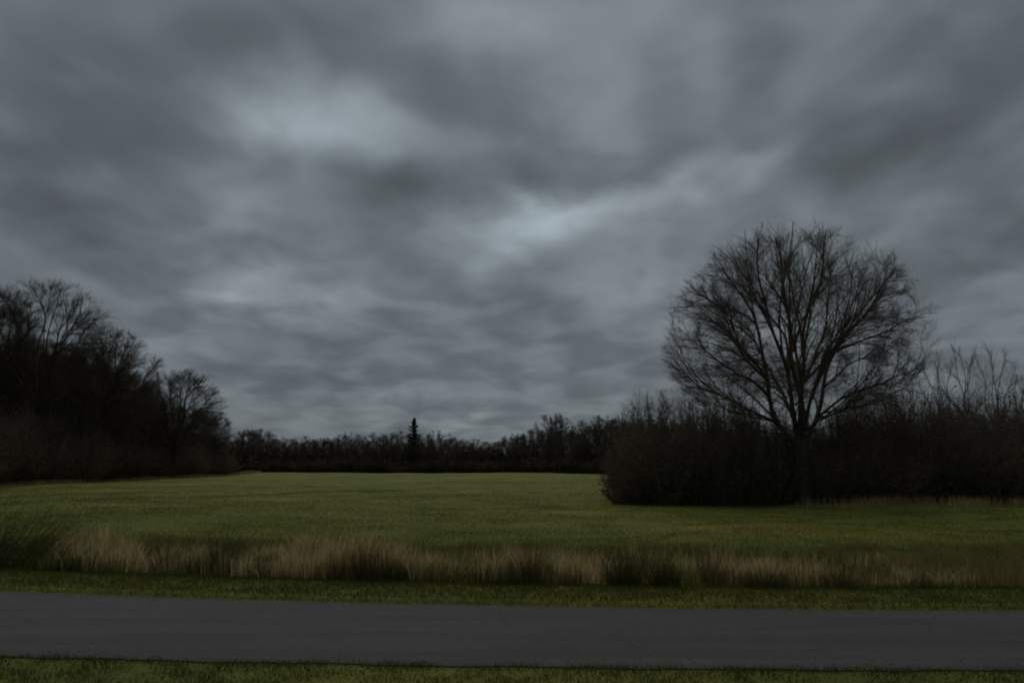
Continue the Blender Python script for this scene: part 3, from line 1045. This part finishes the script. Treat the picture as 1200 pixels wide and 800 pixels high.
# dead bough leaning out of the hedge end
mb = MB()
bx0, by0 = px_at(714, 46.4)
pts = np.array([(0.15, 0, -0.05), (0.0, 0, 0.55), (-0.28, 0.1, 1.05), (-0.42, 0.1, 1.55), (-0.50, 0.2, 2.0)])
mb.tubes(smooth_line(pts, 9)[None], np.linspace(0.05, 0.012, 9)[None], 6)
mb.tubes(smooth_line([(-0.26, 0.1, 1.0), (-0.05, 0.0, 1.45), (0.02, 0.1, 1.8)], 6)[None], np.linspace(0.028, 0.008, 6)[None], 5)
mb.tubes(smooth_line([(-0.38, 0.1, 1.4), (-0.66, 0.1, 1.75), (-0.75, 0.2, 2.05)], 6)[None], np.linspace(0.020, 0.006, 6)[None], 5)
o = link('dead_branch', mb.mesh('dead_branch', M['bark']))
o.location = (bx0, by0, float(height(bx0, by0)))
tag(o, 'thin forked dead branch leaning out of the open end of the hedge', 'branch')

# ---- left wood edge
LW = 'leafless trees at the edge of the left wood'
LT = 'tall leafless tree in the dense row at the edge of the wood'
for (px, yd, top, i, rz, sx, lab) in [
    (46, 72, 328, 0, 0.5, 0.98, 'tallest leafless tree of the wood edge, with a rounded fine twigged crown'),
    (-20, 76, 330, 1, 2.0, 1.05, 'tall leafless tree half out of view behind the tallest one'),
    (118, 80, 384, 1, 6.1, 1.0, 'leafless tree leaning over the meadow beside the tallest one'),
    (205, 100, 432, 2, 0.2, 1.08, 'rounded leafless tree standing last in the row, lower than the rest'),
    (105, 86, 404, 2, 5.0, 1.1, LT), (30, 92, 396, 1, 5.5, 1.2, LT), (130, 100, 428, 2, 1.5, 1.1, LT), (70, 110, 402, 0, 2.2, 1.2, LT), (140, 118, 440, 1, 0.9, 1.1, LT),
    (185, 124, 462, 2, 4.2, 1.0, LT), (0, 105, 392, 0, 1.7, 1.4, LT), (225, 132, 474, 2, 3.6, 1.0, LT), (100, 128, 426, 0, 0.4, 1.2, LT), (85, 90, 410, 2, 3.2, 1.2, LT),
    (10, 88, 400, 2, 4.4, 1.3, LT), (-60, 70, 330, 0, 3.9, 1.0, LT), (170, 108, 462, 2, 5.3, 0.9, LT), (246, 122, 478, 2, 2.6, 0.75, LT), (60, 84, 420, 1, 4.5, 1.0, LT),
]:
    x, y = px_at(px, yd + (13 if px < 130 else 7))
    want = CAM_H + y * math.tan(PITCH + math.atan((400 - top) / FPX))
    Hm = (20, 18, 15)[i]
    plant('bare_tree', MID[i], (x, y), rz, (sx * 1.08, sx * 1.08, want / Hm), lab, 'tree', LW)
UG = 'dark undergrowth bushes along the left wood'
UL = 'dense dark undergrowth bush at the foot of the tall wood edge'
for row, (off, hs) in enumerate([(-0.3, 1.15), (2.4, 1.95), (6.0, 2.0), (11.0, 2.3), (17.0, 2.5)]):
    y = 58.0
    while y < 142:
        edge = np.interp(y, [50, 68, 100, 150], [-43, -47, -46.5, -52])
        x = edge - off - 2.4 + gg.uniform(-0.8, 0.8)
        i = int(gg.integers(0, 3))
        s = hs * gg.uniform(0.85, 1.15) * np.interp(y, [60, 100, 140], [1.15, 1.0, 0.8])
        plant('undergrowth_bush', BUSH[i], (x, y), gg.uniform(0, 6.28), (1.25, 1.25, s), UL, 'bush', UG)
        y += 4.2 + 0.5 * row

# ---- far wood across the back of the meadow
FW = 'leafless trees of the far wood'
FL = 'small leafless tree in the long low wood across the back of the meadow'
far_top = np.array([(240, 505), (265, 508), (285, 503), (310, 500), (335, 512), (360, 510), (385, 507), (410, 503), (440, 507), (465, 506), (490, 509), (515, 502), (540, 512), (560, 515), (590, 508), (615, 504), (632, 492),
                    (655, 484), (672, 502), (690, 486), (710, 478), (730, 490), (760, 490), (800, 492), (1250, 488)])
for row, (yd, step) in enumerate([(166, 13.5), (176, 15.5), (190, 17)]):
    px = 228.0 + 5 * row
    while px < 800:
        p = px + gg.uniform(-4, 4)
        yy = yd + gg.uniform(-3, 3) - 26 * sstep(p, 600, 740) - 16 * sstep(-p, -330, -240)
        i = int(gg.integers(0, 4))
        x, y = px_at(p, yy)
        want = CAM_H + y * math.tan(PITCH + math.atan((400 - np.interp(p, *far_top.T)) / FPX))
        s = want / (10, 11, 9, 12)[i] * (gg.uniform(0.66, 1.05), gg.uniform(0.74, 1.08), gg.uniform(0.78, 1.0))[row]
        plant('distant_tree', FAR[i], (x, y), gg.uniform(0, 6.28), (1.15, 1.15, s), FL, 'tree', FW)
        px += step * gg.uniform(0.8, 1.25)
TG = 'thicket bushes closing the far wood'
TL = 'dark thicket bush at the foot of the long low far wood'
for row, (yd, step, hs) in enumerate([(160, 17, 0.72), (170, 19, 1.05), (183, 20, 1.25)]):
    px = 222.0 + 6 * row
    while px < 800:
        p = px + gg.uniform(-4, 4)
        yy = yd + gg.uniform(-2, 2) - 26 * sstep(p, 600, 740) - 16 * sstep(-p, -330, -240)
        i = int(gg.integers(0, 2))
        x, y = px_at(p, yy)
        plant('thicket_bush', FBUSH[i], (x, y), gg.uniform(0, 6.28), (1.0, 1.0, hs * gg.uniform(0.85, 1.15)), TL, 'bush', TG)
        px += step * gg.uniform(0.85, 1.15)


# ---- the one conifer
def conifer(H, rad, seed):
    g = np.random.default_rng(seed)
    mb = MB()
    mb.tubes(np.stack([np.zeros(8), np.zeros(8), np.linspace(-0.2, H, 8)], -1)[None], np.linspace(0.2, 0.015, 8)[None], 7)
    tr = mb.mesh('conifer_trunk', M['bark'])
    nb = 105
    z = H * (0.10 + 0.88 * (np.arange(nb) / nb) ** 0.9)
    a = np.arange(nb) * 2.4 + g.uniform(-0.3, 0.3, nb)
    L = rad * (1 - (z / H)) ** 0.85 * g.uniform(0.3, 1.2, nb) + 0.12
    d = unit(np.stack([np.cos(a), np.sin(a), np.interp(z / H, [0, 1], [-0.15, 0.7])], -1))
    s = np.stack([np.zeros(nb), np.zeros(nb), z], -1)
    P = grow(s, d, L, 6, 0.05, 0.05, g)
    mb = MB()
    mb.tubes(P, np.linspace(0.03, 0.008, 6)[None] * np.ones((nb, 1)), 3)
    m = 46
    t = g.uniform(0.08, 1, (nb, m)) * 4.99
    i = t.astype(int)
    fr = (t - i)[..., None]
    bi = np.arange(nb)[:, None]
    c = (P[bi, i] * (1 - fr) + P[bi, i + 1] * fr).reshape(-1, 3)
    c = c + g.normal(0, 0.06, c.shape)
    u = unit(np.repeat(d, m, 0) + g.normal(0, 0.7, c.shape) + np.array([0, 0, -0.25]))
    v = unit(np.cross(u, g.normal(0, 1, c.shape)))
    sz = g.uniform(0.16, 0.34, len(c))[:, None]
    quad = np.stack([c - u * sz * 0.3, c + v * sz * 0.30, c + u * sz, c - v * sz * 0.30], 1)
    mb.add(quad, np.arange(len(c) * 4).reshape(-1, 4), np.repeat(g.uniform(0, 1, len(c)), 4))
    return [('trunk', tr), ('crown', mb.mesh('conifer_crown', M['conifer'], False))]


x, y = px_at(486, 164)
want = CAM_H + y * math.tan(PITCH + math.atan((400 - 489) / FPX))
plant('conifer_tree', conifer(want, 3.7, 61), (x, y), 0, 1.0, 'dark pointed conifer rising above the far leafless wood', 'tree')

# ---- long pale grass along the foot of the hedge and the left wood
n = 9000
px = rng.uniform(880, 1260, n)
yy = rng.uniform(43.2, 46.2, n) - (px - 712) * 0.004
x = (px - 600) / FPX * yy
keep = rng.uniform(0, 1, n) < vnoise(x, yy, 1.2, 17) ** 2 * sstep(px, 880, 1060)
x, yy = x[keep], yy[keep]
n = len(x)
mb = MB()
blades(mb, x, yy, rng.uniform(0.25, 0.75, n), rng.uniform(0.010, 0.020, n), 0.3, 2, np.clip(rng.normal(0.42, 0.3, n), 0, 1))
tag(link('hedge_foot_grass', mb.mesh('hedge_foot_grass', M['straw'], False)), 'pale long grass along the foot of the hedge', 'grass', kind='stuff')
n = 16000
yy = rng.uniform(58, 150, n)
x = np.interp(yy, [50, 68, 100, 150], [-43, -47, -46.5, -52]) + rng.uniform(-0.5, 2.2, n)
keep = rng.uniform(0, 1, n) < vnoise(x, yy, 4, 19)
x, yy = x[keep], yy[keep]
n = len(x)
mb = MB()
blades(mb, x, yy, rng.uniform(0.2, 0.6, n), rng.uniform(0.02, 0.04, n), 0.3, 2, np.clip(rng.normal(0.3, 0.18, n), 0, 1))
tag(link('wood_edge_grass', mb.mesh('wood_edge_grass', M['straw'], False)), 'brownish long grass along the foot of the left wood', 'grass', kind='stuff')
